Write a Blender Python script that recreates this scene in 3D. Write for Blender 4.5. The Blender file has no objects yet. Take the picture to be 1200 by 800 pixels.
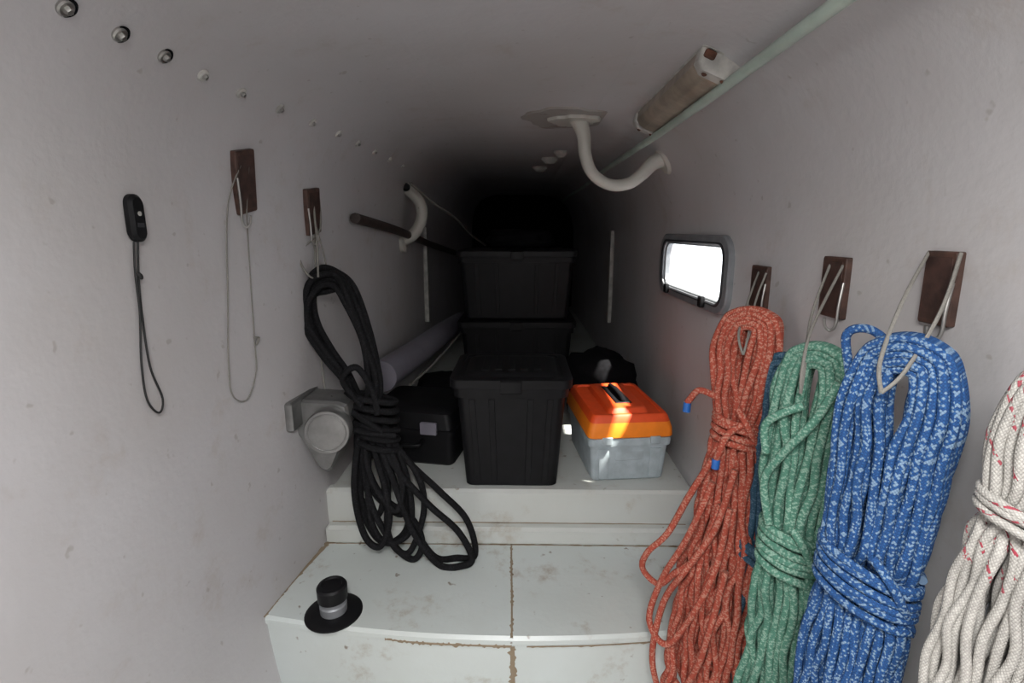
import bpy, bmesh, math, random
import numpy as np
from mathutils import Vector, Matrix, noise as mnoise

random.seed(7)
S = bpy.context.scene
COL = S.collection
try: S.view_settings.view_transform = 'Standard'
except Exception: pass

# ------------------------------------------------------------------ materials
class NT:
    def __init__(s, name):
        s.m = bpy.data.materials.new(name); s.m.use_nodes = True
        s.t = s.m.node_tree; s.b = s.t.nodes['Principled BSDF']
    def n(s, typ, **kw):
        nd = s.t.nodes.new(typ)
        for k, v in kw.items(): setattr(nd, k, v)
        return nd
    def l(s, a, b): s.t.links.new(a, b)
    def math(s, op, a, b=None, c=None):
        nd = s.n('ShaderNodeMath', operation=op)
        for i, x in enumerate((a, b, c)):
            if x is None: continue
            if isinstance(x, (int, float)): nd.inputs[i].default_value = x
            else: s.l(x, nd.inputs[i])
        return nd.outputs[0]
    def mix(s, f, a, b):
        nd = s.n('ShaderNodeMix', data_type='RGBA')
        for i, x in ((0, f), (6, a), (7, b)):
            if isinstance(x, (int, float)): nd.inputs[i].default_value = x
            elif isinstance(x, tuple): nd.inputs[i].default_value = (*x, 1)
            else: s.l(x, nd.inputs[i])
        return nd.outputs[2]
    def noise(s, scale, detail=4, rough=.55, vec=None, out=0):
        nd = s.n('ShaderNodeTexNoise'); nd.inputs['Scale'].default_value = scale
        nd.inputs['Detail'].default_value = detail; nd.inputs['Roughness'].default_value = rough
        if vec is None:
            tc = s.n('ShaderNodeTexCoord'); vec = tc.outputs['Object']
        s.l(vec, nd.inputs['Vector'])
        return nd.outputs[out]
    def ramp(s, f, lo, hi):
        nd = s.n('ShaderNodeMapRange'); nd.interpolation_type = 'SMOOTHSTEP'
        s.l(f, nd.inputs[0]); nd.inputs[1].default_value = lo; nd.inputs[2].default_value = hi
        return nd.outputs[0]
    def bump(s, h, strength=.3, dist=.002):
        nd = s.n('ShaderNodeBump'); nd.inputs['Strength'].default_value = strength
        nd.inputs['Distance'].default_value = dist
        s.l(h, nd.inputs['Height']); s.l(nd.outputs[0], s.b.inputs['Normal'])
    def base(s, x):
        if isinstance(x, tuple): s.b.inputs['Base Color'].default_value = (*x, 1)
        else: s.l(x, s.b.inputs['Base Color'])

def paint_mat(name, col, stain=(.30, .23, .16), stain_amt=.5, rough=.5, bumps=.35):
    k = NT(name)
    big = k.noise(1.7, 5); fine = k.noise(60, 3); spot = k.noise(6, 8, .7)
    c = k.mix(k.ramp(big, .3, .7), tuple(x*q for x, q in zip(col, (.90, .885, .86))), col)
    m = k.math('MULTIPLY', k.ramp(spot, .54, .76), stain_amt)
    c = k.mix(m, c, stain)
    speck = k.math('MULTIPLY', k.ramp(k.noise(30, 2), .69, .76), stain_amt)
    c = k.mix(speck, c, tuple(x*.6 for x in stain))
    k.base(c); k.b.inputs['Roughness'].default_value = rough
    k.bump(k.math('ADD', k.math('MULTIPLY', k.noise(9, 4), 3.0), fine), bumps, .003)
    return k.m

def plain(name, col, rough=.5, metal=0, var=.12, scale=25, bump=.1, spec=None):
    k = NT(name)
    f = k.noise(scale, 4)
    k.base(k.mix(k.ramp(f, .3, .7), tuple(x*(1-var) for x in col), tuple(min(1, x*(1+var)) for x in col)))
    k.b.inputs['Roughness'].default_value = rough; k.b.inputs['Metallic'].default_value = metal
    if spec is not None: k.b.inputs['Specular IOR Level'].default_value = spec
    if bump: k.bump(k.noise(scale*8, 2), bump, .001)
    return k.m

def rope_mat(name, c1, c2, fleck, fleck_lo=.55, pitch=.0044, M=8, rough=.8, fl2=None):
    k = NT(name)
    uv = k.n('ShaderNodeUVMap'); sp = k.n('ShaderNodeSeparateXYZ'); k.l(uv.outputs[0], sp.inputs[0])
    u = k.math('DIVIDE', sp.outputs[0], pitch); v = k.math('MULTIPLY', sp.outputs[1], float(M))
    a = k.math('ADD', u, v); b = k.math('SUBTRACT', u, v)
    fa = k.math('FLOOR', a); fb = k.math('FLOOR', b)
    chk = k.math('FLOORED_MODULO', k.math('ADD', fa, fb), 2.0)
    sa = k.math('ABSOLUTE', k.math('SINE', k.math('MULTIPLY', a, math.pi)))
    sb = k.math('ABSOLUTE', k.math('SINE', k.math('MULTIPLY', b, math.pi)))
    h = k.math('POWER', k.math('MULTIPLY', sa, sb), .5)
    cb = k.n('ShaderNodeCombineXYZ'); k.l(fa, cb.inputs[0]); k.l(fb, cb.inputs[1])
    wn = k.n('ShaderNodeTexWhiteNoise', noise_dimensions='2D'); k.l(cb.outputs[0], wn.inputs['Vector'])
    col = k.mix(k.math('MULTIPLY', chk, .6), c1, c2)
    col = k.mix(k.math('GREATER_THAN', wn.outputs[0], fleck_lo), col, fleck)
    if fl2:
        ph = k.math('FLOORED_MODULO', k.math('ADD', k.math('DIVIDE', sp.outputs[0], .05), sp.outputs[1]), 1.0)
        gate = k.math('GREATER_THAN', k.noise(5, 1), .55)
        col = k.mix(k.math('MULTIPLY', gate, k.math('MULTIPLY', k.math('LESS_THAN', ph, .13), k.math('GREATER_THAN', wn.outputs[0], .35))), col, fl2)
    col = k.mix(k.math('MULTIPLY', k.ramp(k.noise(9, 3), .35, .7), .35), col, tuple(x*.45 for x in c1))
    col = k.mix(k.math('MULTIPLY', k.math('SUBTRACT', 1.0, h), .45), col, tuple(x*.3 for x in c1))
    k.base(col); k.b.inputs['Roughness'].default_value = rough
    k.b.inputs['Specular IOR Level'].default_value = .2
    k.bump(h, .6, .001)
    return k.m

M = {}
M['wall_l'] = paint_mat('hull_paint', (.505, .492, .503), stain_amt=.33, bumps=.22)
M['wall_r'] = M['wall_l']; M['ceil'] = M['wall_l']
M['bench'] = paint_mat('paint_bench', (.62, .675, .67), stain_amt=.85, rough=.35, bumps=.2)
M['sill'] = paint_mat('paint_sill', (.60, .625, .605), stain=(.36, .29, .20), stain_amt=.7, rough=.35, bumps=.2)
M['caulk'] = paint_mat('dirty_caulk', (.28, .22, .15), stain=(.07, .045, .03), stain_amt=1, rough=.8)
M['pipe'] = paint_mat('pipe_paint', (.54, .53, .49), stain=(.30, .23, .16), stain_amt=.8, rough=.4)
M['black'] = plain('black_plastic', (.005, .005, .006), .5, var=.3, spec=.25)
M['blackm'] = plain('black_fabric_and_shade', (.004, .004, .005), .9, var=.3, scale=60, spec=.1)  # bag fabric; also painted shade on the end wall and bolt crescents
M['dgrey'] = plain('dark_plastic', (.02, .02, .024), .5)
M['grey'] = plain('toolbox_grey', (.40, .46, .49), .5)
M['orange'] = plain('toolbox_orange', (.80, .080, .012), .55, var=.05)
M['lid_sunlit'] = plain('toolbox_orange_sunlit', (.95, .24, .012), .55, var=.05)  # lid orange shifted to yellow, sunlight put into the colour
M['alu'] = plain('cast_aluminium', (.26, .26, .255), .38, metal=.75, scale=18, bump=.25, var=.15)
M['steel'] = plain('steel', (.40, .39, .37), .35, metal=.9)
M['frame'] = plain('window_frame_grey', (.24, .25, .265), .4, metal=.3)
M['brown'] = plain('brown_wood_pad', (.060, .030, .022), .55, var=.35, scale=50, bump=.3)
M['brown2'] = plain('brown_wood_inset', (.045, .022, .017), .6, var=.35, scale=50, bump=.3)
M['cord'] = plain('grey_cord', (.20, .19, .17), .8, scale=400)
M['blackcord'] = plain('black_cord', (.008, .008, .008), .7)
M['rail'] = plain('rail_green_white', (.42, .50, .44), .4, scale=8)
M['tube'] = plain('lavender_tube', (.19, .18, .215), .4, scale=5)
M['lampcover'] = plain('lamp_diffuser', (.30, .25, .20), .3, var=.3, scale=15)
M['white'] = plain('white_plastic', (.46, .45, .42), .4, var=.25)
M['rust'] = plain('rust', (.12, .05, .03), .8, var=.5)
M['stick'] = plain('dark_wood', (.04, .026, .022), .6, var=.3)
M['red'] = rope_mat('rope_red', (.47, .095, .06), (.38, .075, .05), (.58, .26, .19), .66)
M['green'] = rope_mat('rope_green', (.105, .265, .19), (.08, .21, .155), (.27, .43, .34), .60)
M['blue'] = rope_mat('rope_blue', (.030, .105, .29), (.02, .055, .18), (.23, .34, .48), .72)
M['teal'] = rope_mat('rope_teal', (.04, .10, .16), (.03, .08, .12), (.10, .17, .24), .75)
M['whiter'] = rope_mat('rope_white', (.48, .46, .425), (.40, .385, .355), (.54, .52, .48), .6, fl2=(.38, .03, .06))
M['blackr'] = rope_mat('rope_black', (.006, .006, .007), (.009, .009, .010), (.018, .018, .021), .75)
M['tip'] = plain('blue_tip', (.02, .12, .42), .4)
M['glass_patch'] = paint_mat('fibreglass_patch', (.34, .32, .30), stain=(.17, .09, .065), stain_amt=1)
def pane():
    k = NT('acrylic_pane'); k.base((.9, .95, .95)); k.b.inputs['Roughness'].default_value = .05
    tr = k.n('ShaderNodeBsdfTransparent'); mx = k.n('ShaderNodeMixShader'); mx.inputs[0].default_value = .06
    k.l(tr.outputs[0], mx.inputs[1]); k.l(k.b.outputs[0], mx.inputs[2])
    k.l(mx.outputs[0], k.t.nodes['Material Output'].inputs[0]); return k.m
M['pane'] = pane()

# ------------------------------------------------------------------ mesh tools
def mk(name, verts, faces, mat, smooth=True, ang=40, parent=None, uvs=None):
    me = bpy.data.meshes.new(name); me.from_pydata([tuple(map(float, v)) for v in verts], [], faces)
    if uvs is not None:
        uvl = me.uv_layers.new(name='UVMap'); uvl.data.foreach_set('uv', np.array(uvs, 'f').ravel())
    me.materials.append(mat)
    if smooth:
        me.polygons.foreach_set('use_smooth', [True]*len(me.polygons))
        if ang: me.set_sharp_from_angle(angle=math.radians(ang))
    me.update()
    o = bpy.data.objects.new(name, me); COL.objects.link(o)
    if parent: o.parent = parent
    return o

def fixn(o):
    bm = bmesh.new(); bm.from_mesh(o.data); bmesh.ops.recalc_face_normals(bm, faces=bm.faces)
    bm.to_mesh(o.data); bm.free(); return o

def empty(name, loc=(0, 0, 0), rotz=0):
    e = bpy.data.objects.new(name, None); COL.objects.link(e); e.location = loc
    e.rotation_euler = (0, 0, rotz); e.empty_display_size = .05; return e

def rrect(hw, hd, r, seg=5):
    r = min(r, hw*.98, hd*.98); out = []
    for cx, cy, a0 in ((hw-r, hd-r, 0), (-hw+r, hd-r, 90), (-hw+r, -hd+r, 180), (hw-r, -hd+r, 270)):
        for i in range(seg+1):
            a = math.radians(a0+90*i/seg); out.append((cx+r*math.cos(a), cy+r*math.sin(a)))
    return out

def loft(name, secs, mat, T=None, parent=None, ang=35, seg=5):
    V, F = [], []; n = 4*(seg+1)
    for s in secs:
        ox, oy = (s[4], s[5]) if len(s) > 4 else (0, 0)
        V += [(x+ox, y+oy, s[0]) for x, y in rrect(s[1], s[2], s[3], seg)]
    for k in range(len(secs)-1):
        for i in range(n):
            j = (i+1) % n; F.append((k*n+i, k*n+j, (k+1)*n+j, (k+1)*n+i))
    F.append(tuple(reversed(range(n)))); F.append(tuple((len(secs)-1)*n+i for i in range(n)))
    if T is not None: V = [T @ Vector(v) for v in V]
    return mk(name, V, F, mat, True, ang, parent)

def lathe(name, prof, mat, T=None, parent=None, seg=32, ang=35):
    V, F = [], []
    for r, z in prof:
        for i in range(seg):
            a = 2*math.pi*i/seg; V.append((r*math.cos(a), r*math.sin(a), z))
    for k in range(len(prof)-1):
        for i in range(seg):
            j = (i+1) % seg; F.append((k*seg+i, k*seg+j, (k+1)*seg+j, (k+1)*seg+i))
    F.append(tuple(reversed(range(seg)))); F.append(tuple((len(prof)-1)*seg+i for i in range(seg)))
    if T is not None: V = [T @ Vector(v) for v in V]
    return mk(name, V, F, mat, True, ang, parent)

def box(name, c, h, mat, parent=None, bev=.003, T=None):
    b = min(bev, *[x*.5 for x in h]); X = Matrix.Translation(c)
    if T is not None: X = T @ X
    return loft(name, [(-h[2], h[0]-b, h[1]-b, b), (-h[2]+b, h[0], h[1], b), (h[2]-b, h[0], h[1], b), (h[2], h[0]-b, h[1]-b, b)], mat, X, parent, seg=2)

def frameT(loc, zdir, xdir=(0, 0, 1)):
    z = Vector(zdir).normalized(); x = Vector(xdir); x = (x - z*x.dot(z)).normalized(); y = z.cross(x)
    return Matrix.Translation(loc) @ Matrix((x, y, z)).transposed().to_4x4()

def catmull(P, closed=False, n=10):
    P = np.array(P, float); m = len(P)
    if closed: idx = lambda i: P[i % m]; rng = range(m)
    else: idx = lambda i: P[min(max(i, 0), m-1)]; rng = range(m-1)
    out = []
    for i in rng:
        p0, p1, p2, p3 = idx(i-1), idx(i), idx(i+1), idx(i+2)
        for t in np.arange(n)/n:
            out.append(.5*((2*p1)+(-p0+p2)*t+(2*p0-5*p1+4*p2-p3)*t*t+(-p0+3*p1-3*p2+p3)*t**3))
    if not closed: out.append(P[-1])
    return np.array(out)

def tubes(name, paths, mat, sides=8, parent=None):
    V, F, UV = [], [], []
    for pts, r, closed in paths:
        pts = np.array(pts, float); n = len(pts)
        if closed: tan = np.roll(pts, -1, 0)-np.roll(pts, 1, 0)
        else: tan = np.gradient(pts, axis=0)
        tan /= np.linalg.norm(tan, axis=1)[:, None]+1e-12
        d = np.linalg.norm((np.roll(pts, -1, 0)-pts), axis=1); cum = np.concatenate([[0], np.cumsum(d)])
        t0 = tan[0]; u = np.cross(t0, [0, 0, 1.0])
        if np.linalg.norm(u) < .1: u = np.cross(t0, [0, 1.0, 0])
        u /= np.linalg.norm(u); base = len(V); us = []
        for i in range(n):
            u = u - tan[i]*np.dot(u, tan[i]); u /= np.linalg.norm(u); us.append(u.copy())
        us = np.array(us)
        tw = 0
        if closed:
            ue = us[-1]-tan[0]*np.dot(us[-1], tan[0]); w0 = np.cross(tan[0], us[0])
            tw = math.atan2(np.dot(ue, w0), np.dot(ue, us[0]))
        rr = np.full(n, r) if np.isscalar(r) else np.array(r)
        for i in range(n):
            w = np.cross(tan[i], us[i]); a0 = -tw*i/n
            for j in range(sides):
                a = a0+2*math.pi*j/sides
                V.append(pts[i]+rr[i]*(math.cos(a)*us[i]+math.sin(a)*w))
        m = n if closed else n-1
        for i in range(m):
            i2 = (i+1) % n
            for j in range(sides):
                j2 = (j+1) % sides
                F.append((base+i*sides+j, base+i*sides+j2, base+i2*sides+j2, base+i2*sides+j))
                UV += [(cum[i], j/sides), (cum[i], (j+1)/sides), (cum[i+1], (j+1)/sides), (cum[i+1], j/sides)]
        if not closed:
            F.append(tuple(base+j for j in reversed(range(sides)))); UV += [(0, 0)]*sides
            F.append(tuple(base+(n-1)*sides+j for j in range(sides))); UV += [(0, 0)]*sides
    return mk(name, V, F, mat, True, 60, parent, UV)

# ------------------------------------------------------------------ camera
cam = bpy.data.cameras.new('camera'); co = bpy.data.objects.new('camera', cam); COL.objects.link(co)
cam.lens = 18; cam.sensor_width = 36; cam.clip_start = .01
co.location = (0, 0, 0); co.rotation_euler = (math.radians(90-12.2), 0, math.radians(.95))
S.camera = co

# ------------------------------------------------------------------ hull shell
YB, YF = -.9, 6.0
PL = [(-.60, -1.78), (-.67, -1.4), (-.715, -1.05), (-.715, -.6), (-.708, -.2), (-.70, .02), (-.685, .14), (-.655, .23), (-.60, .305), (-.51, .36), (-.38, .388), (-.25, .395)]
PR = [(.47, -1.78), (.54, -1.4), (.588, -1.05), (.602, -.6), (.604, -.2), (.60, .0), (.588, .1), (.56, .19), (.515, .27), (.45, .33), (.36, .375), (.25, .395)]
CL = catmull([(x, 0, z) for x, z in PL], False, 5)[:, [0, 2]]
CR = catmull([(x, 0, z) for x, z in PR], False, 5)[:, [0, 2]]
def sc(side, y):   # the hull narrows towards the stern on the left
    if side > 0: return 1.0
    return float(np.interp(y, [-1, 1.15, 1.6, 2.2, 3.2, 5, 6.5], [1, 1, .925, .90, .87, .82, .78]))
def taper(side, x, y):
    f = min(1, max(0, (abs(x)-.25)/.2)); return x*(1+(sc(side, y)-1)*f)
def surf(side, y, z):
    C = CL if side < 0 else CR
    x = float(np.interp(z, C[:, 1], C[:, 0])); x2 = float(np.interp(z+.01, C[:, 1], C[:, 0]))
    n = Vector((-.01*side, 0, -abs(x2-x)))
    return taper(side, x, y), n.normalized()
def shell(name, C, side, mat, th):
    tg = np.gradient(C, axis=0); tg /= np.linalg.norm(tg, axis=1)[:, None]
    nrm = np.stack([tg[:, 1], -tg[:, 0]], 1)*(-side)
    O = C-nrm*th; n = len(C); V = []; F = []; ys = [YB, .3, 1.0, 1.15, 1.3, 1.45, 1.6, 1.8, 2.0, 2.2, 2.7, 3.2, 3.8, 5.0, YF] if side < 0 else [YB, YF]
    for y in ys:
        V += [(taper(side, p[0], y), y, p[1]) for p in C]+[(taper(side, p[0], y), y, p[1]) for p in O]
    N = 2*n
    for k in range(len(ys)-1):
        b = k*N
        for i in range(n-1):
            F.append((b+i, b+i+1, b+N+i+1, b+N+i)); F.append((b+n+i+1, b+n+i, b+N+n+i, b+N+n+i+1))
        F.append((b, b+N, b+N+n, b+n)); F.append((b+N+n-1, b+n-1, b+2*n-1, b+N+2*n-1))
    e = (len(ys)-1)*N
    for i in range(n-1):
        F.append((i+1, i, n+i, n+i+1)); F.append((e+i, e+i+1, e+n+i+1, e+n+i))
    return fixn(mk(name, V, F, mat, True, 35))
wl = shell('wall_left', CL, -1, M['wall_l'], .04)
wr = shell('wall_right', CR, 1, M['wall_r'], .02)
ceil = mk('ceiling', [(x, y, z) for z in (.395, .435) for x, y in ((-.25, YB), (.25, YB), (.25, YF), (-.25, YF))],
          [(3, 2, 1, 0), (4, 5, 6, 7), (0, 1, 5, 4), (1, 2, 6, 5), (2, 3, 7, 6), (3, 0, 4, 7)], M['ceil'], False)
def cut(o, cutter):
    md = o.modifiers.new('b', 'BOOLEAN'); md.object = cutter; md.operation = 'DIFFERENCE'; md.solver = 'EXACT'
    dg = bpy.context.evaluated_depsgraph_get(); me = bpy.data.meshes.new_from_object(o.evaluated_get(dg))
    o.modifiers.clear(); o.data = me; me.set_sharp_from_angle(angle=math.radians(35))
    bpy.data.objects.remove(cutter)
WY, WZ, WHY, WHZ = 1.83, -.13, .32, .088
HY = -.22
cut(wr, loft('cutw', [(-.1, WHZ, WHY, .05), (.1, WHZ, WHY, .05)], M['frame'], frameT((.62, WY, WZ), (-1, 0, 0), (0, 0, 1))))
cut(ceil, box('cuth', (0, HY, .41), (.2, .32, .08), M['frame'], bev=.03))
box('wall_back', (-.05, YB-.02, -.69), (.75, .02, 1.13), M['wall_l'])
box('wall_front', (-.03, YF+.02, -.69), (.72, .02, 1.13), M['blackm'])  # end wall coloured black to paint in the tunnel's darkness
box('floor', (-.05, .1, -1.80), (.62, 1.0, .02), M['sill'])

# ------------------------------------------------------------------ bench with bowed front
ZB = -1.046; YR = 1.60
def front(x): return 1.15+.07*((x+.03)/.7)**2
def benchmesh():
    V, F = [], []; xs = np.linspace(-.722, .585, 25)
    prof = []
    for x in xs:
        yf = front(x)
        xi = lambda z: x*(1+min(0, (z-ZB))*.13)
        xb = x*(1-.06) if x < -.5 else x
        prof.append([(xb, YR+.05, ZB-.7), (xb, YR+.05, ZB), (x, yf+.008, ZB), (x, yf, ZB-.008), (x, yf, ZB-.022), (x, yf+.006, ZB-.028), (xi(-1.78), yf+.006, -1.78)])
    k = 7
    for p in prof: V += p
    for i in range(len(xs)-1):
        for j in range(k-1):
            a = i*k+j; F.append((a, a+1, a+k+1, a+k))
    F.append(tuple(range(k))); F.append(tuple((len(xs)-1)*k+j for j in reversed(range(k))))
    return fixn(mk('bench', V, F, M['bench'], True, 30))
benchmesh()
box('tunnel_floor', (-.03, (YR+YF)/2, -.90), (.63, (YF-YR)/2, .03), M['sill'], bev=.012)
box('trim_sill', (-.035, YR+.02, -.955), (.635, .022, .09), M['sill'], bev=.01)
box('trim_step', (-.035, YR-.005, -1.019), (.63, .035, .033), M['sill'], bev=.01)
def seam(name, pts, w, mat=M['caulk'], up=(0, 0, 1), seed=1):
    rnd = random.Random(seed); P = catmull(pts, False, 22); V = []; F = []
    up = np.array(up, float); tg = np.gradient(P, axis=0)
    for i, p in enumerate(P):
        t = tg[i]/np.linalg.norm(tg[i]); s = np.cross(up, t); s /= np.linalg.norm(s)
        V += [p-s*w*(.25+rnd.random()**3*1.9), p+s*w*(.25+rnd.random()**3*1.9), p-s*w-up*.002, p+s*w-up*.002]
    for i in range(len(P)-1):
        a = 4*i; F += [(a, a+1, a+5, a+4), (a, a+4, a+6, a+2), (a+1, a+3, a+7, a+5)]
    return mk(name, V, F, mat, False)
seam('trim_1', [(-.02, front(0), ZB+.0012), (-.022, 1.3, ZB+.0012), (-.026, 1.45, ZB+.0012), (-.028, 1.565, ZB+.0012)], .0036)
seam('trim_2', [(-.018, front(0)+.0045, ZB-.03), (-.016, front(0)+.0045, -1.2), (-.012, front(0)+.0045, -1.35)], .007, up=(0, -1, 0), seed=3)
seam('trim_3', [(-.71, front(-.69), ZB+.002), (-.695, 1.35, ZB+.002), (-.655, 1.565, ZB+.002)], .006, seed=4)
seam('trim_4', [(-.66, YR-.041, ZB+.0012), (-.3, YR-.041, ZB+.0012), (.1, YR-.041, ZB+.0012), (.58, YR-.041, ZB+.0012)], .0030, seed=5)
seam('trim_5', [(-.36, front(-.36)-.0005, ZB-.022), (-.25, front(-.25)-.0005, ZB-.026), (-.14, front(-.14)-.0005, ZB-.025), (-.02, front(0)-.0005, ZB-.027)], .0040, up=(0, -1, 0), seed=6)
seam('trim_6', [(-.65, YR-.004, -.9845), (-.2, YR-.004, -.9845), (.57, YR-.004, -.9845)], .0026, seed=8)
seam('trim_7', [(.02, front(.02)-.0005, ZB-.027), (.2, front(.2)-.0005, ZB-.027), (.4, front(.4)-.0005, ZB-.027)], .0018, up=(0, -1, 0), seed=9)

# ------------------------------------------------------------------ window frame
Tw = frameT((.6, WY, WZ), (-1, 0, 0), (0, 0, 1))
win = empty('window_1')
def ring(name, outer, inner, z0, z1, mat, T, parent, seg=8):
    V, F = [], []; n = 4*(seg+1)
    rs = [(outer, z0), (outer, z1-.004), ((outer[0]-.004, outer[1]-.004, outer[2]), z1), ((inner[0]+.004, inner[1]+.004, inner[2]), z1), (inner, z1-.004), (inner, z0)]
    for (a, b, r), z in rs: V += [T @ Vector((x, y, z)) for x, y in rrect(a, b, r, seg)]
    k = len(rs)
    for q in range(k):
        for i in range(n):
            j = (i+1) % n; q2 = (q+1) % k
            F.append((q*n+i, q*n+j, q2*n+j, q2*n+i))
    return fixn(mk(name, V, F, mat, True, 35, parent))
ring('outer_frame', (WHZ+.030, WHY+.045, .07), (WHZ-.002, WHY-.002, .05), -.01, .014, M['frame'], Tw, win)
ring('inner_sash', (WHZ-.001, WHY-.001, .05), (WHZ-.008, WHY-.012, .045), -.015, .006, M['frame'], Tw, win)
ring('gasket', (WHZ+.010, WHY+.016, .055), (WHZ-.001, WHY-.001, .05), .005, .0165, M['dgrey'], Tw, win)
loft('pane', [(-.014, WHZ-.006, WHY-.010, .04), (-.010, WHZ-.006, WHY-.010, .04)], M['pane'], Tw, win)
for yy in (-.19, .21):
    box('latch', (-WHZ-.004, yy, .022), (.018, .014, .008), M['black'], win, T=Tw)

# ------------------------------------------------------------------ ceiling fittings
def bolt(y, z, r, dark):
    e = empty('bolt', (0, 0, 0)); x, n = surf(-1, y, z); T = frameT((x, y, z), (n.x, 0, -abs(n.z)), (0, 1, 0))
    lathe('washer', [(r, -.006), (r, .003), (r*.8, .005)], M['white'] if not dark else M['steel'], T, e, 20)
    lathe('nut', [(r*.5, 0), (r*.5, .008), (r*.35, .011)], M['steel'], T, e, 6)
    if dark: tubes('recess_shade', [([T @ Vector((r*1.05*math.cos(a), r*1.05*math.sin(a), .002)) for a in np.linspace(-1.2, 2.2, 18)], r*.26*np.sin(np.linspace(.25, math.pi-.25, 18)), False)], M['blackm'], 6, e)  # black crescent paints the shade of a recessed hole, no real recess
for i, (y, rr) in enumerate([(.755, .0125), (.85, .0125), (.95, .0125), (1.06, .0125), (1.19, .0125), (1.34, .0125), (1.50, .012), (1.67, .012), (1.85, .012), (2.04, .012), (2.25, .012), (2.48, .012)]):
    bolt(y, .293, rr, i < 3)

lamp = empty('ceiling_lamp')
Tl = frameT((.418, 1.48, .350), (-.42, 0, -1), (1, 0, 0))
loft('base_plate', [(-.012, .052, .33, .012), (.0, .052, .33, .012)], M['white'], Tl, lamp)
loft('diffuser', [(0, .048, .285, .01), (.022, .044, .282, .012), (.034, .031, .278, .012), (.038, .014, .272, .01)], M['lampcover'], Tl, lamp)
for s in (-1, 1):
    loft('end_cap', [(-.002, .051, .020, .01, 0, s*.303), (.026, .047, .020, .01, 0, s*.303), (.039, .031, .017, .01, 0, s*.301)], M['white'], Tl, lamp)
    for bx, by in [(-.02, 0), (.022, .004)]:
        lathe('rust_screw', [(.006, .03), (.006, .0405), (.003, .043)], M['rust'], Tl @ Matrix.Translation((bx, s*.303+by, 0)), lamp, 12)
    box('rust_bracket', (-.030, s*.326, .010), (.012, .005, .008), M['rust'], lamp, T=Tl)
tubes('overhead_rail', [(catmull([(.432, y, .301+.004*math.sin(y*3)) for y in np.linspace(-.6, 5.5, 14)], False, 4), .0115, False)], M['rail'], 12)

def blob(name, T, rad, mat, h=.006, seed=0, ell=1.0, parent=None):
    rnd = random.Random(seed); V = []; n = 60; ph = [rnd.uniform(0, 6.28) for _ in range(4)]
    for q, hh in ((1, -.002), (.97, h), (.0, h)):
        for i in range(n):
            a = 2*math.pi*i/n
            rr = rad*q*(1+.07*math.sin(3*a+ph[0])+.06*math.sin(5*a+ph[1])+.04*math.sin(11*a+ph[2]))
            V.append(T @ Vector((rr*math.cos(a)*ell, rr*math.sin(a), hh)))
    F = []
    for k in range(2):
        for i in range(n):
            j = (i+1) % n; F.append((k*n+i, k*n+j, (k+1)*n+j, (k+1)*n+i))
    return mk(name, V, F, mat, True, 35, parent)
hb = empty('ceiling_handle')
blob('patch_outer', frameT((.17, 1.96, .393), (0, 0, -1), (1, 0, 0)), .165, M['glass_patch'], .004, 1, 1.0, hb)
blob('patch_inner', frameT((.19, 1.96, .389), (0, 0, -1), (1, 0, 0)), .080, M['pipe'], .010, 2, 1.1, hb)
pp = catmull([(.20, 1.96, .40), (.225, 1.965, .34), (.235, 1.97, .27), (.265, 1.98, .205), (.33, 1.99, .168), (.40, 2.0, .172), (.45, 2.0, .205), (.49, 2.0, .245), (.54, 2.0, .27)], False, 8)
rads = .021+.014*np.exp(-np.linspace(0, 9, len(pp)))+.016*np.exp(-np.linspace(7, 0, len(pp)))
tubes('tube', [(pp, rads, False)], M['pipe'], 16, hb)
lathe('wall_flange', [(.055, -.01), (.055, .008), (.045, .018)], M['pipe'], frameT((.535, 2.0, .255), (-.85, 0, -.5), (0, 1, 0)), hb, 28)
hl = empty('wall_handle')
pp = catmull([(-.60, 2.72, .225), (-.565, 2.72, .195), (-.525, 2.72, .15), (-.51, 2.72, .09), (-.53, 2.72, .02), (-.575, 2.72, -.03), (-.66, 2.72, -.07)], False, 8)
tubes('tube', [(pp, .030, False)], M['pipe'], 16, hl)
lathe('flange', [(.055, -.01), (.055, .01), (.04, .02)], M['pipe'], frameT((-.622, 2.72, -.06), (1, 0, .2), (0, 1, 0)), hl)
lathe('end_stop', [(.02, 0), (.02, .03), (.012, .04)], M['black'], frameT((-.59, 2.70, .215), (.5, -1, 0), (0, 0, 1)), hl)
tubes('boathook_pole', [(catmull([(-.610, 1.93, .045), (-.59, 2.5, .0), (-.56, 3.2, -.08), (-.52, 4.1, -.17)], False, 8), .020, False)], M['stick'], 12)
tubes('hanging_line', [(catmull([(-.52, 2.5, .22), (-.45, 2.75, .14), (-.38, 3.1, .07), (-.33, 3.4, -.02), (-.25, 3.7, -.1)], False, 8), .007, False)], M['cord'], 6)
for i, (x, y, s) in enumerate([(.16, 3.0, .045), (.20, 2.75, .035), (.12, 3.4, .045)]):
    lathe('ceiling_fitting', [(s, 0), (s, .012), (s*.6, .03), (s*.3, .034)], M['white'], frameT((x, y, .396), (0, 0, -1), (1, 0, 0)), None, 20)
box('trim_rib_left', (-.605, 3.3, -.28), (.014, .03, .30), M['white'])
box('trim_rib_right', (.592, 3.4, -.30), (.012, .03, .30), M['white'])

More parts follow.
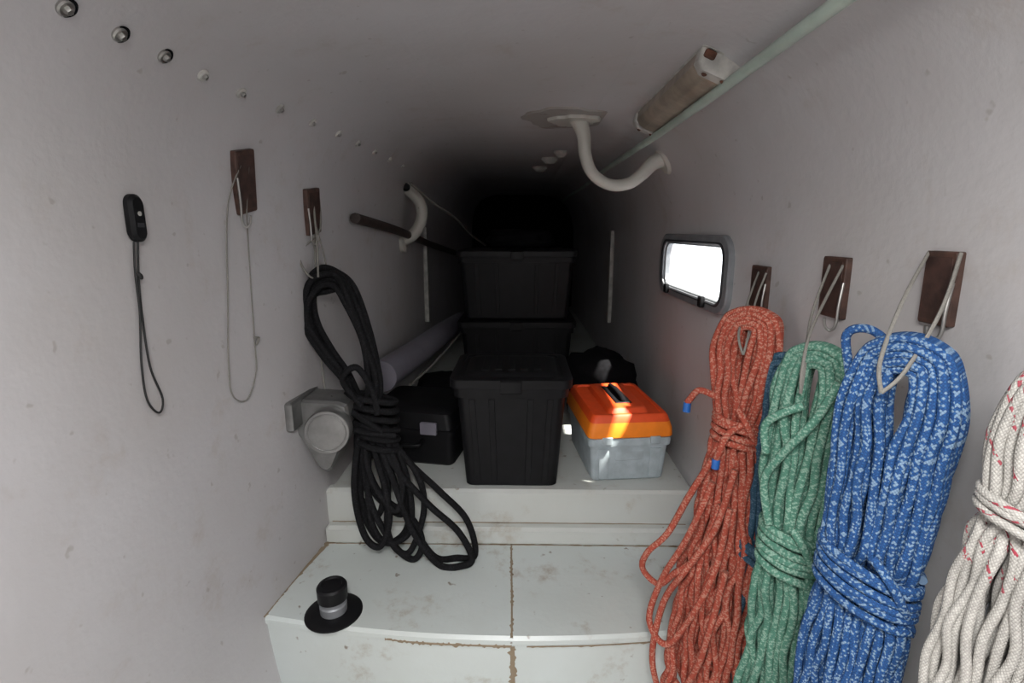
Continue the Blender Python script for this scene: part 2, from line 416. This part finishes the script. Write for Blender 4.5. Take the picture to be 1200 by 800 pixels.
# ------------------------------------------------------------------ wall pads with hooks
def pad(side, y, z, hh, hy, lean=0):
    e = empty('hook_pad'); x0, _ = surf(side, y, z-hh*.8); x1, _ = surf(side, y, z+hh*.8)
    up = Vector((x1-x0, lean*hh*1.6, hh*1.6)).normalized()
    dy = surf(side, y+.05, z)[0]-surf(side, y-.05, z)[0]
    al = Vector((dy, .1, 0)).normalized()
    nn = al.cross(up); nn.normalize()
    if nn.x*side > 0: nn = -nn
    c = Vector(((x0+x1)/2, y, z))+nn*.003
    T = frameT(c, nn, up)
    loft('pad', [(-.010, hh, hy, .003), (.006, hh, hy, .003), (.008, hh-.002, hy-.002, .003)], M['brown'], T, e)
    loft('inset', [(.007, hh*.86, hy*.78, .003), (.0092, hh*.85, hy*.77, .003)], M['brown2'], T, e)
    s = -1 if (T.to_3x3() @ Vector((0, 1, 0))).y > 0 else 1
    h = [T @ Vector((a, b*s, c_)) for a, b, c_ in ((hh*.2, hy*.95, .008), (-hh*.5, hy*1.04, .014), (-hh*1.15, hy*1.06, .016), (-hh*1.35, hy*.9, .022), (-hh*1.2, hy*.8, .03), (-hh*.95, hy*.8, .032))]
    tubes('hook', [(catmull(h, False, 6), .0028, False)], M['steel'], 8, e)
    return e
pad(-1, 1.28, .116, .074, .036, -.25); pad(-1, 1.61, .058, .068, .042, -.15)
pad(1, .738, -.080, .052, .028); pad(1, .985, -.105, .057, .037); pad(1, 1.29, -.137, .052, .042)

# ------------------------------------------------------------------ rope hanks
def hank(name, mat, top, bot, L, prof, gap, wraps, nq, nn, r, total, seed, spread=.12, jit=.006, hole=.05, extra=(), cords=(), tails=()):
    rnd = random.Random(seed); top = np.array(top, float); bot = np.array(bot, float)
    D = bot-top; D /= np.linalg.norm(D); L = np.array(L, float); L -= D*np.dot(L, D); L /= np.linalg.norm(L)
    N = np.cross(L, D)
    if N[0] > 0: N = -N
    ts, ws, hs = [np.array(c) for c in zip(*prof)]
    W = lambda t: np.interp(t, ts, ws); Hh = lambda t: np.interp(t, ts, hs)
    G = lambda t: np.interp(t, [p[0] for p in gap], [p[1] for p in gap])
    def P(a, n, t): return top+D*t+L*a+N*n
    wt = wraps[0][0] if wraps else total*.5
    qs = [(i+.5)/nq for i in range(nq) for j in range(nn)]
    ns = [((j+.5+(.25 if i % 2 else -.25))/nn*2-1) for i in range(nq) for j in range(nn)]
    perm = list(range(len(qs))); rnd.shuffle(perm)
    paths = []
    for k in range(len(qs)):
        q, nz = qs[k], ns[k]; q2, nz2 = qs[perm[k]], ns[perm[k]]
        tend = total-rnd.random()*spread
        def leg(side, t):
            f = min(1, max(0, (t-(wt-.02))/.06)); f = f*f*(3-2*f)
            qq = q*(1-f)+q2*f; nn_ = nz*(1-f)+nz2*f
            a = side*(G(t)+(W(t)-G(t))*qq); s_ = 1 if t < wt else 1.6
            dw = min(abs(t-w[0]) for w in wraps) if wraps else 1
            js = jit*s_*min(1, dw/.06)
            hf = Hh(t)*math.sqrt(max(.25, 1-(a/W(t))**2*.8))
            return P(a+rnd.uniform(-js, js), hf*nn_+rnd.uniform(-js, js)*.6, t)
        R = G(hole)+(W(hole)-G(hole))*q
        tt = max(0, (1-q)*(hole-G(hole)*.6)*.9)
        arch = []
        for a in (-60, -30, 0, 30, 60):
            ar = math.radians(a); arch.append(P(R*math.sin(ar), Hh(0)*nz*(1.15-.5*q), hole-(hole-tt)*math.cos(ar)))
        tl = np.arange(hole+.035, tend-.02, .055)
        right = [leg(1, t) for t in tl]; left = [leg(-1, t) for t in tl[::-1]]
        aR = (W(tend))*q2
        bottom = [P(aR*.75, Hh(tend)*nz2, tend-.005), P(0+rnd.uniform(-.01, .01), Hh(tend)*nz2, tend+aR*.35), P(-aR*.75, Hh(tend)*nz2, tend-.005)]
        paths.append((catmull(arch+right+bottom+left, True, 6), r, True))
    for (tc, turns, slant) in wraps:
        w = W(tc)+r*.8; h = Hh(tc)+r*1.5; pts = []
        n = int(turns*20)
        for i in range(n+1):
            a = 2*math.pi*i/20; t = tc+(i/n-.5)*turns*r*2.0+slant*math.cos(a)+.003*math.sin(a*.37)+rnd.uniform(-.001, .001)
            pts.append(P(w*math.cos(a), -h*math.sin(a), t))
        pts += [P(w*.7, h*1.1, tc-.02), P(w*.2, h, tc-.05)]
        paths.append((catmull(pts, False, 2), r, False))
    for ex, cl in extra: paths.append((catmull([P(*p) for p in ex], cl, 8), r, cl))
    for ex in tails: paths.append((catmull([P(*p) for p in ex], False, 8), r, False))
    e = empty(name); tubes('rope', paths, mat, 8, e)
    if tails: tubes('whipping', [(np.array([P(*ex[-1]), P(ex[-1][0], ex[-1][1], ex[-1][2]+.022)]), r*1.15, False) for ex in tails], M['tip'], 10, e)
    if cords: tubes('hanging_cord', [(catmull(c, False, 8), .0026, False) for c in cords], M['cord'], 6, e)
    return e

hank('red_rope', M['red'], (.515, 1.13, -.165), (.44, 1.05, -1.2), (.75, -.65, 0),
     [(0, .05, .024), (.08, .074, .034), (.2, .060, .034), (.275, .044, .030), (.40, .060, .034), (.6, .083, .034), (.8, .096, .034), (1.1, .095, .03)],
     [(0, .006), (.06, .012), (.16, .008), (.25, 0), (2, 0)], [(.275, 4, .006)], 5, 4, .0078, 1.06, 3, spread=.22, jit=.007, hole=.06,
     extra=[([(-.03, .045, .35), (-.07, .05, .45), (-.11, .05, .56), (-.155, .05, .63), (-.165, .045, .68), (-.12, .045, .70), (-.08, .05, .65), (-.03, .05, .58), (.0, .04, .45)], False),
            ([(-.02, .05, .4), (-.06, .055, .55), (-.11, .05, .68), (-.13, .05, .80), (-.08, .05, .84), (-.03, .05, .74), (.01, .05, .6), (.02, .04, .45)], False),
            ([(.02, .04, .36), (.0, .055, .5), (-.05, .055, .62), (-.10, .05, .74), (-.11, .05, .9), (-.06, .05, .98), (.0, .05, .85), (.03, .04, .6)], False)],
     cords=[[(.592, 1.25, -.10), (.56, 1.22, -.16), (.49, 1.09, -.23), (.478, 1.075, -.26)], [(.592, 1.29, -.10), (.53, 1.2, -.17), (.475, 1.10, -.22), (.478, 1.075, -.26)]],
     tails=[[(.03, .04, .25), (.0, .055, .28), (-.015, .055, .33), (-.02, .05, .345)], [(-.04, .03, .21), (-.08, .04, .20), (-.10, .04, .225), (-.105, .04, .235)]])
hank('teal_rope', M['teal'], (.555, 1.06, -.25), (.52, .99, -1.2), (.5, -.85, 0),
     [(0, .03, .014), (.1, .045, .016), (.5, .05, .016), (.9, .05, .016)], [(0, .004), (.2, 0), (2, 0)], [(.45, 3, .004)], 3, 2, .008, .88, 5, spread=.1)
hank('green_rope', M['green'], (.505, .850, -.185), (.480, .835, -1.2), (.72, -.70, 0),
     [(0, .04, .02), (.08, .061, .034), (.25, .061, .034), (.37, .045, .030), (.5, .053, .032), (.8, .056, .03)],
     [(0, .005), (.06, .010), (.15, .004), (.25, 0), (2, 0)], [(.375, 6, .004)], 4, 4, .0075, .86, 11, spread=.10, jit=.006, hole=.05,
     extra=[([(.045, .045, .05), (.02, .05, .12), (-.02, .05, .19), (-.045, .045, .25), (-.03, .04, .33)], False), ([(.0, .045, .10), (-.03, .05, .12), (-.055, .045, .15), (-.05, .04, .2)], False)],
     cords=[[(.594, 1.00, -.06), (.53, .93, -.15), (.475, .835, -.225), (.468, .825, -.265)], [(.594, .96, -.06), (.50, .87, -.16), (.466, .825, -.22), (.468, .825, -.265)]])
hank('blue_rope', M['blue'], (.503, .652, -.130), (.490, .665, -1.0), (.66, -.75, 0),
     [(0, .045, .024), (.09, .066, .034), (.2, .067, .034), (.35, .056, .03), (.5, .062, .034), (.8, .063, .03)],
     [(0, .005), (.07, .012), (.15, .004), (.25, 0), (2, 0)], [(.352, 6, .012)], 5, 5, .0062, .80, 17, spread=.08, jit=.004, hole=.06,
     extra=[([(-.01, -.01, .03), (-.05, -.02, .005), (-.078, -.02, .015), (-.07, -.02, .06), (-.05, -.01, .12)], False)],
     cords=[[(.594, .765, -.03), (.52, .70, -.09), (.458, .639, -.16), (.456, .626, -.20)], [(.594, .71, -.03), (.54, .66, -.10), (.480, .624, -.17), (.456, .626, -.20)]])
hank('white_rope', M['whiter'], (.524, .478, -.125), (.51, .508, -1.0), (.66, -.75, 0),
     [(0, .035, .02), (.08, .044, .028), (.155, .036, .026), (.3, .048, .03), (.7, .055, .03)],
     [(0, .005), (.06, .010), (.15, 0), (2, 0)], [(.155, 3, .006)], 5, 4, .0050, .66, 23, spread=.06, jit=.004, hole=.05,
     cords=[[(.594, .52, -.0), (.52, .49, -.08), (.49, .46, -.16)]])

# black rope on the left
def BP(u, v, off=0.0):
    x = -.5+(u-430)/364; z = -.59-(v-490)/364; y = 1.56+np.interp(v, [320, 490, 670], [.02, 0, -.11])-off
    return (x, y, max(z, ZB+.014))
rnd = random.Random(4); paths = []; r = .0105
up = [(386, 318), (368, 335), (366, 370), (385, 412), (408, 445), (428, 485), (445, 478), (447, 440), (436, 390), (420, 340), (404, 318)]
for k in range(7):
    s_ = 1-.04*k
    pts = [BP(404+(u-402)*s_+rnd.uniform(-3, 3), 402+(v-400)*s_+rnd.uniform(-4, 4), (k % 3)*.018-.01) for u, v in up]
    paths.append((catmull(pts, True, 8), r, True))
lows = [
 [(430, 490), (424, 540), (424, 590), (440, 625), (462, 632), (478, 610), (470, 560), (452, 500)],
 [(436, 490), (432, 545), (436, 600), (456, 628), (480, 618), (486, 580), (470, 530), (455, 498)],
 [(440, 490), (470, 540), (505, 580), (540, 610), (556, 640), (545, 664), (520, 655), (490, 610), (462, 550), (446, 500)],
 [(445, 490), (478, 535), (515, 572), (548, 605), (558, 645), (538, 668), (508, 648), (480, 600), (456, 545), (440, 498)],
 [(425, 490), (428, 530), (450, 575), (485, 600), (500, 628), (490, 648), (465, 632), (440, 590), (426, 540)],
 [(432, 495), (440, 550), (468, 588), (475, 560), (462, 520), (450, 495)],
 [(420, 495), (418, 545), (428, 590), (445, 600), (452, 560), (444, 510)],
 [(448, 500), (490, 545), (500, 590), (480, 640), (460, 620), (458, 560), (440, 500)],
 [(428, 492), (420, 560), (432, 615), (450, 628), (460, 590), (448, 530)],
 [(430, 492), (430, 540), (440, 575), (470, 600), (478, 570), (460, 520)],
]
for k, lo in enumerate(lows):
    paths.append((catmull([BP(u+rnd.uniform(-2, 2), v+4, (k % 3)*.02-.015) for u, v in lo], True, 8), r, True))
for k in range(6):
    c = (438+k*1.5, 466+k*11); pts = []
    for i in range(12):
        a = 2*math.pi*i/12; p = BP(c[0]+(28-k)*math.cos(a), c[1]+5*math.cos(a)); pts.append((p[0], p[1]-.050*math.sin(a), p[2]+.008*math.sin(a)))
    paths.append((catmull(pts, True, 4), r, True))
paths.append((catmull([BP(455, 500, .05), BP(425, 478, .06), BP(398, 462, .05), BP(392, 478, .05), BP(415, 492, .06), BP(440, 500, .06), BP(470, 505, .04)], False, 8), r, False))
paths.append((catmull([BP(432, 470, .05), BP(412, 440, .05), BP(428, 425, .05), BP(444, 450, .05), BP(450, 480, .05)], False, 8), r, False))
be = empty('black_rope'); tubes('rope', paths, M['blackr'], 8, be)
tubes('hanging_cord', [(catmull([(-.635, 1.66, .10), (-.63, 1.63, 0), BP(370, 300, .03), BP(382, 325, .04), BP(390, 318, -.03), BP(380, 260, -.03), (-.635, 1.60, .10)], False, 8), .003, False),
                      (catmull([(-.635, 1.61, .10), BP(386, 290, .0), BP(390, 325, .04)], False, 8), .003, False),
                      (catmull([(-.64, 1.62, .02), (-.645, 1.60, -.2), (-.645, 1.60, -.4), (-.63, 1.58, -.55)], False, 8), .003, False)], M['cord'], 6, be)

# ------------------------------------------------------------------ left wall small items
kf = empty('key_float')
Tk = frameT((-.694, .935, .022), (1, 0, 0), (0, 0, 1))
loft('float', [(-.008, .036, .014, .013), (-.003, .042, .019, .018), (.005, .042, .019, .018), (.010, .036, .013, .012)], M['black'], Tk, kf)
lathe('eyelet', [(.004, .009), (.004, .0115), (.002, .0115)], M['white'], Tk @ Matrix.Translation((.008, 0, 0)), kf, 14)
box('label', (-.012, 0, .0102), (.004, .008, .0004), M['dgrey'], kf, .0002, T=Tk)
tubes('lanyard', [(catmull([(-.698, .93, -.02), (-.698, .922, -.07), (-.70, .92, -.15), (-.70, .905, -.24), (-.70, .905, -.31), (-.70, .93, -.345), (-.70, .945, -.32), (-.70, .925, -.25), (-.70, .925, -.15), (-.697, .927, -.08), (-.694, .934, -.02)], False, 8), .0021, False),
                  (catmull([(-.694, .922, -.075), (-.692, .925, -.08), (-.694, .928, -.085)], False, 4), .004, False)], M['blackcord'], 6, kf)
def LW(y, z, d=.006): return (surf(-1, y, z)[0]+d, y, z)
tubes('string_loop', [(catmull([LW(1.25, .15, .014), LW(1.215, .05, .01), LW(1.20, -.15), LW(1.18, -.32), LW(1.185, -.395), LW(1.235, -.42), LW(1.28, -.36), LW(1.285, -.28), LW(1.29, -.1), LW(1.285, .05, .01), LW(1.28, .15, .014)], False, 8), .0017, False),
                      (catmull([LW(1.285, -.27), LW(1.305, -.275), LW(1.29, -.29)], False, 4), .003, False)], M['cord'], 6)

# winch bracket
wb = empty('winch_bracket')
def prism(name, outline, y0, y1, mat, parent, bev=.010):
    n = len(outline); c = np.mean(outline, 0); V = []; F = []
    for y, s in ((y1, 1), (y0+bev, 1), (y0, .93)):
        for p in outline:
            q = c+(np.array(p)-c)*s; V.append((q[0], y, q[1]))
    for k in range(2):
        for i in range(n):
            j = (i+1) % n; F.append((k*n+i, k*n+j, (k+1)*n+j, (k+1)*n+i))
    F.append(tuple(range(n))); F.append(tuple(2*n+i for i in range(n)))
    return fixn(mk(name, V, F, mat, True, 25, parent))
prism('body', [(-.715, -.505), (-.68, -.50), (-.55, -.505), (-.525, -.515), (-.52, -.545), (-.545, -.64), (-.585, -.725), (-.60, -.735), (-.62, -.725), (-.675, -.62), (-.715, -.565)], 1.46, 1.58, M['alu'], wb)
box('wall_plate', (-.675, 1.50, -.535), (.014, .10, .045), M['alu'], wb, .006)
Td = frameT((-.575, 1.465, -.585), (.10, -1, .06), (0, 0, 1))
lathe('drum', [(.060, -.01), (.066, .010), (.067, .052), (.064, .058), (.0, .060)], M['alu'], Td, wb, 40)
tubes('rim', [([Td @ Vector((.055*math.cos(a), .055*math.sin(a), .059)) for a in np.linspace(0, 2*math.pi, 40, endpoint=False)], .0022, True)], M['alu'], 8, wb)
df = empty('deck_fitting', (-.520, 1.235, ZB))
lathe('flange', [(.078, 0), (.078, .003), (.070, .007), (.045, .008)], M['black'], None, df, 40)
lathe('neck', [(.036, .006), (.037, .03), (.034, .034), (.034, .045)], M['frame'], None, df, 32)
lathe('cap', [(.036, .045), (.040, .048), (.041, .084), (.037, .090), (.028, .092), (.026, .088)], M['black'], None, df, 32)

# ------------------------------------------------------------------ bins and boxes
def storage_bin(loc, rz, wb_, db, wt_, dt, h):
    e = empty('storage_bin', loc, rz); q = M['black']
    loft('body', [(0, wb_-.01, db-.01, .02), (.006, wb_, db, .025), (h*.80, wt_-.022, dt-.022, .03), (h*.80+.001, wt_-.012, dt-.012, .03), (h*.88, wt_-.010, dt-.010, .03)], q, None, e)
    for i in (-2, -1, 1, 2):
        fx = i/2*.72
        V = []
        for z, s in ((.02, 1), (h*.78, 1)):
            f = z/(h*.8); w = wb_+(wt_-.022-wb_)*f; d = db+(dt-.022-db)*f
            for dx, dy in ((-.012, .004), (.012, .004), (.009, -.003), (-.009, -.003)):
                V.append((w*fx+dx, -d+dy, z))
        mk('rib', V, [(0, 1, 5, 4), (1, 2, 6, 5), (2, 3, 7, 6), (3, 0, 4, 7), (3, 2, 1, 0), (4, 5, 6, 7)], q, False, parent=e)
    loft('lid', [(h*.88, wt_-.006, dt-.006, .03), (h*.885, wt_, dt, .035), (h*.955, wt_, dt, .035), (h*.965, wt_-.008, dt-.008, .03), (h*.965, wt_-.03, dt-.03, .03), (h*.955, wt_-.034, dt-.034, .03), (h*.955, wt_-.045, dt-.045, .03), (h*.975, wt_-.055, dt-.055, .03), (h*.98, wt_-.075, dt-.075, .03)], q, None, e)
    for i in range(-2, 3):
        box('lid_rib', (i*wt_*.22, 0, h*.982), (.012, dt*.5, .003), q, e)
    for s in (-1, 1):
        box('lid_latch', (0, s*dt, h*.90), (.035, .008, .022), q, e)
        box('grip', (s*(wt_-.008), 0, h*.83), (.012, .07, .012), q, e)
    return e
storage_bin((-.03, 1.79, -.87), 0, .158, .155, .205, .185, .41)
storage_bin((-.02, 2.98, -.87), 0, .28, .20, .325, .24, .40)
storage_bin((-.02, 2.98, -.475), 0, .28, .20, .325, .24, .385)
storage_bin((.0, 3.75, -.87), 0, .28, .2, .32, .24, .45)

tb = empty('toolbox', (.365, 1.87, -.87), math.radians(6))
loft('body', [(0, .122, .175, .012), (.008, .130, .183, .018), (.135, .140, .192, .02), (.137, .147, .199, .02), (.165, .149, .201, .02), (.167, .144, .196, .02)], M['grey'], None, tb)
for sx in (-.09, .09):
    loft('front_rib', [(.012, .018, .004, .003, sx, -.184), (.125, .019, .004, .003, sx*1.03, -.191)], M['grey'], None, tb)
box('front_panel', (0, -.1875, .10), (.05, .003, .02), M['grey'], tb)
loft('lid_band', [(.167, .146, .198, .02), (.172, .152, .204, .022), (.200, .150, .202, .022), (.222, .143, .195, .022)], M['lid_sunlit'], None, tb)  # lid edge in the yellower colour that paints in the sun
loft('lid', [(.221, .143, .195, .022), (.240, .137, .189, .022), (.248, .130, .182, .02), (.248, .118, .170, .02), (.243, .115, .167, .02), (.243, .075, .16, .02), (.258, .068, .15, .02), (.261, .06, .145, .02)], M['orange'], None, tb)
box('handle_well', (0, 0, .2620), (.030, .10, .002), M['black'], tb)
tubes('handle', [(catmull([(0, -.085, .262), (0, -.08, .272), (0, -.03, .276), (0, .03, .276), (0, .08, .272), (0, .085, .262)], False, 6), .009, False)], M['blackm'], 10, tb)
for s in (-1, 1):
    box('latch', (s*.085, -.204, .160), (.018, .004, .014), M['grey'], tb)

cs = empty('tool_case', (-.40, 1.97, -.87), math.radians(-10))
loft('body', [(0, .17, .15, .02), (.01, .18, .16, .025), (.12, .18, .16, .025), (.122, .186, .166, .025), (.14, .186, .166, .025), (.142, .18, .16, .025), (.20, .17, .15, .03), (.215, .15, .13, .03)], M['black'], None, cs)
for s in (-1, 1): box('latch', (s*.09, -.168, .150), (.032, .008, .024), M['tube'], cs)
tubes('handle', [(catmull([(-.06, -.16, .10), (-.06, -.20, .095), (0, -.205, .093), (.06, -.20, .095), (.06, -.16, .10)], False, 6), .008, False)], M['black'], 8, cs)

def bag(name, loc, sz, seed, mat=None):
    bm = bmesh.new(); bmesh.ops.create_icosphere(bm, subdivisions=4, radius=1)
    for v in bm.verts:
        p = v.co.copy(); f = max(abs(p.x), abs(p.y), abs(p.z)); k = (1/f)**.5
        n = mnoise.noise(p*1.8+Vector((seed, 0, 0)))*.18+mnoise.noise(p*5+Vector((seed, 3, 0)))*.07
        v.co = p*k*.85*(1+n); v.co.z = max(v.co.z, -.8)
        v.co = Vector((v.co.x*sz[0], v.co.y*sz[1], (v.co.z+.8)*sz[2]))
    me = bpy.data.meshes.new(name); bm.to_mesh(me); bm.free(); me.materials.append(mat or M['blackm'])
    me.polygons.foreach_set('use_smooth', [True]*len(me.polygons))
    o = bpy.data.objects.new(name, me); COL.objects.link(o); o.location = loc; return o
bag('duffel_bag', (.38, 2.38, -.87), (.19, .24, .185), 1)
bag('sail_bag', (-.35, 2.42, -.87), (.20, .22, .10), 5)
bag('gear_bag', (.0, 2.98, -.09), (.22, .2, .06), 9)
rt = empty('rolled_tube')
tubes('tube', [(catmull([(-.56, 1.98, -.575), (-.51, 2.5, -.590), (-.465, 3.0, -.60), (-.42, 3.5, -.62)], False, 8), .064, False)], M['tube'], 24, rt)
tubes('cord', [(catmull([(-.46, 2.05, -.63), (-.42, 2.3, -.62), (-.375, 2.7, -.60), (-.34, 3.1, -.58)], False, 8), .006, False)], M['cord'], 6, rt)

# ------------------------------------------------------------------ light
w = bpy.data.worlds.new('world'); S.world = w; w.use_nodes = True
bg = w.node_tree.nodes['Background']; bg.inputs[0].default_value = (.93, .97, 1, 1); bg.inputs[1].default_value = 2.8
def area(name, loc, rot, sx, sy, p, col):
    l = bpy.data.lights.new(name, 'AREA'); l.shape = 'RECTANGLE'; l.size = sx; l.size_y = sy; l.energy = p; l.color = col
    o = bpy.data.objects.new(name, l); COL.objects.link(o); o.location = loc; o.rotation_euler = rot; return o
area('hatch_daylight', (0, HY, .39), (0, 0, 0), .38, .6, 30, (1, .99, .98))
sun = bpy.data.lights.new('sun', 'SUN'); sun.energy = 28; sun.angle = math.radians(2.0); sun.color = (1, .96, .88)
so = bpy.data.objects.new('sun', sun); COL.objects.link(so)
so.rotation_euler = Vector((-.25, .11, -.5)).to_track_quat('-Z', 'Y').to_euler()
print('DONE')
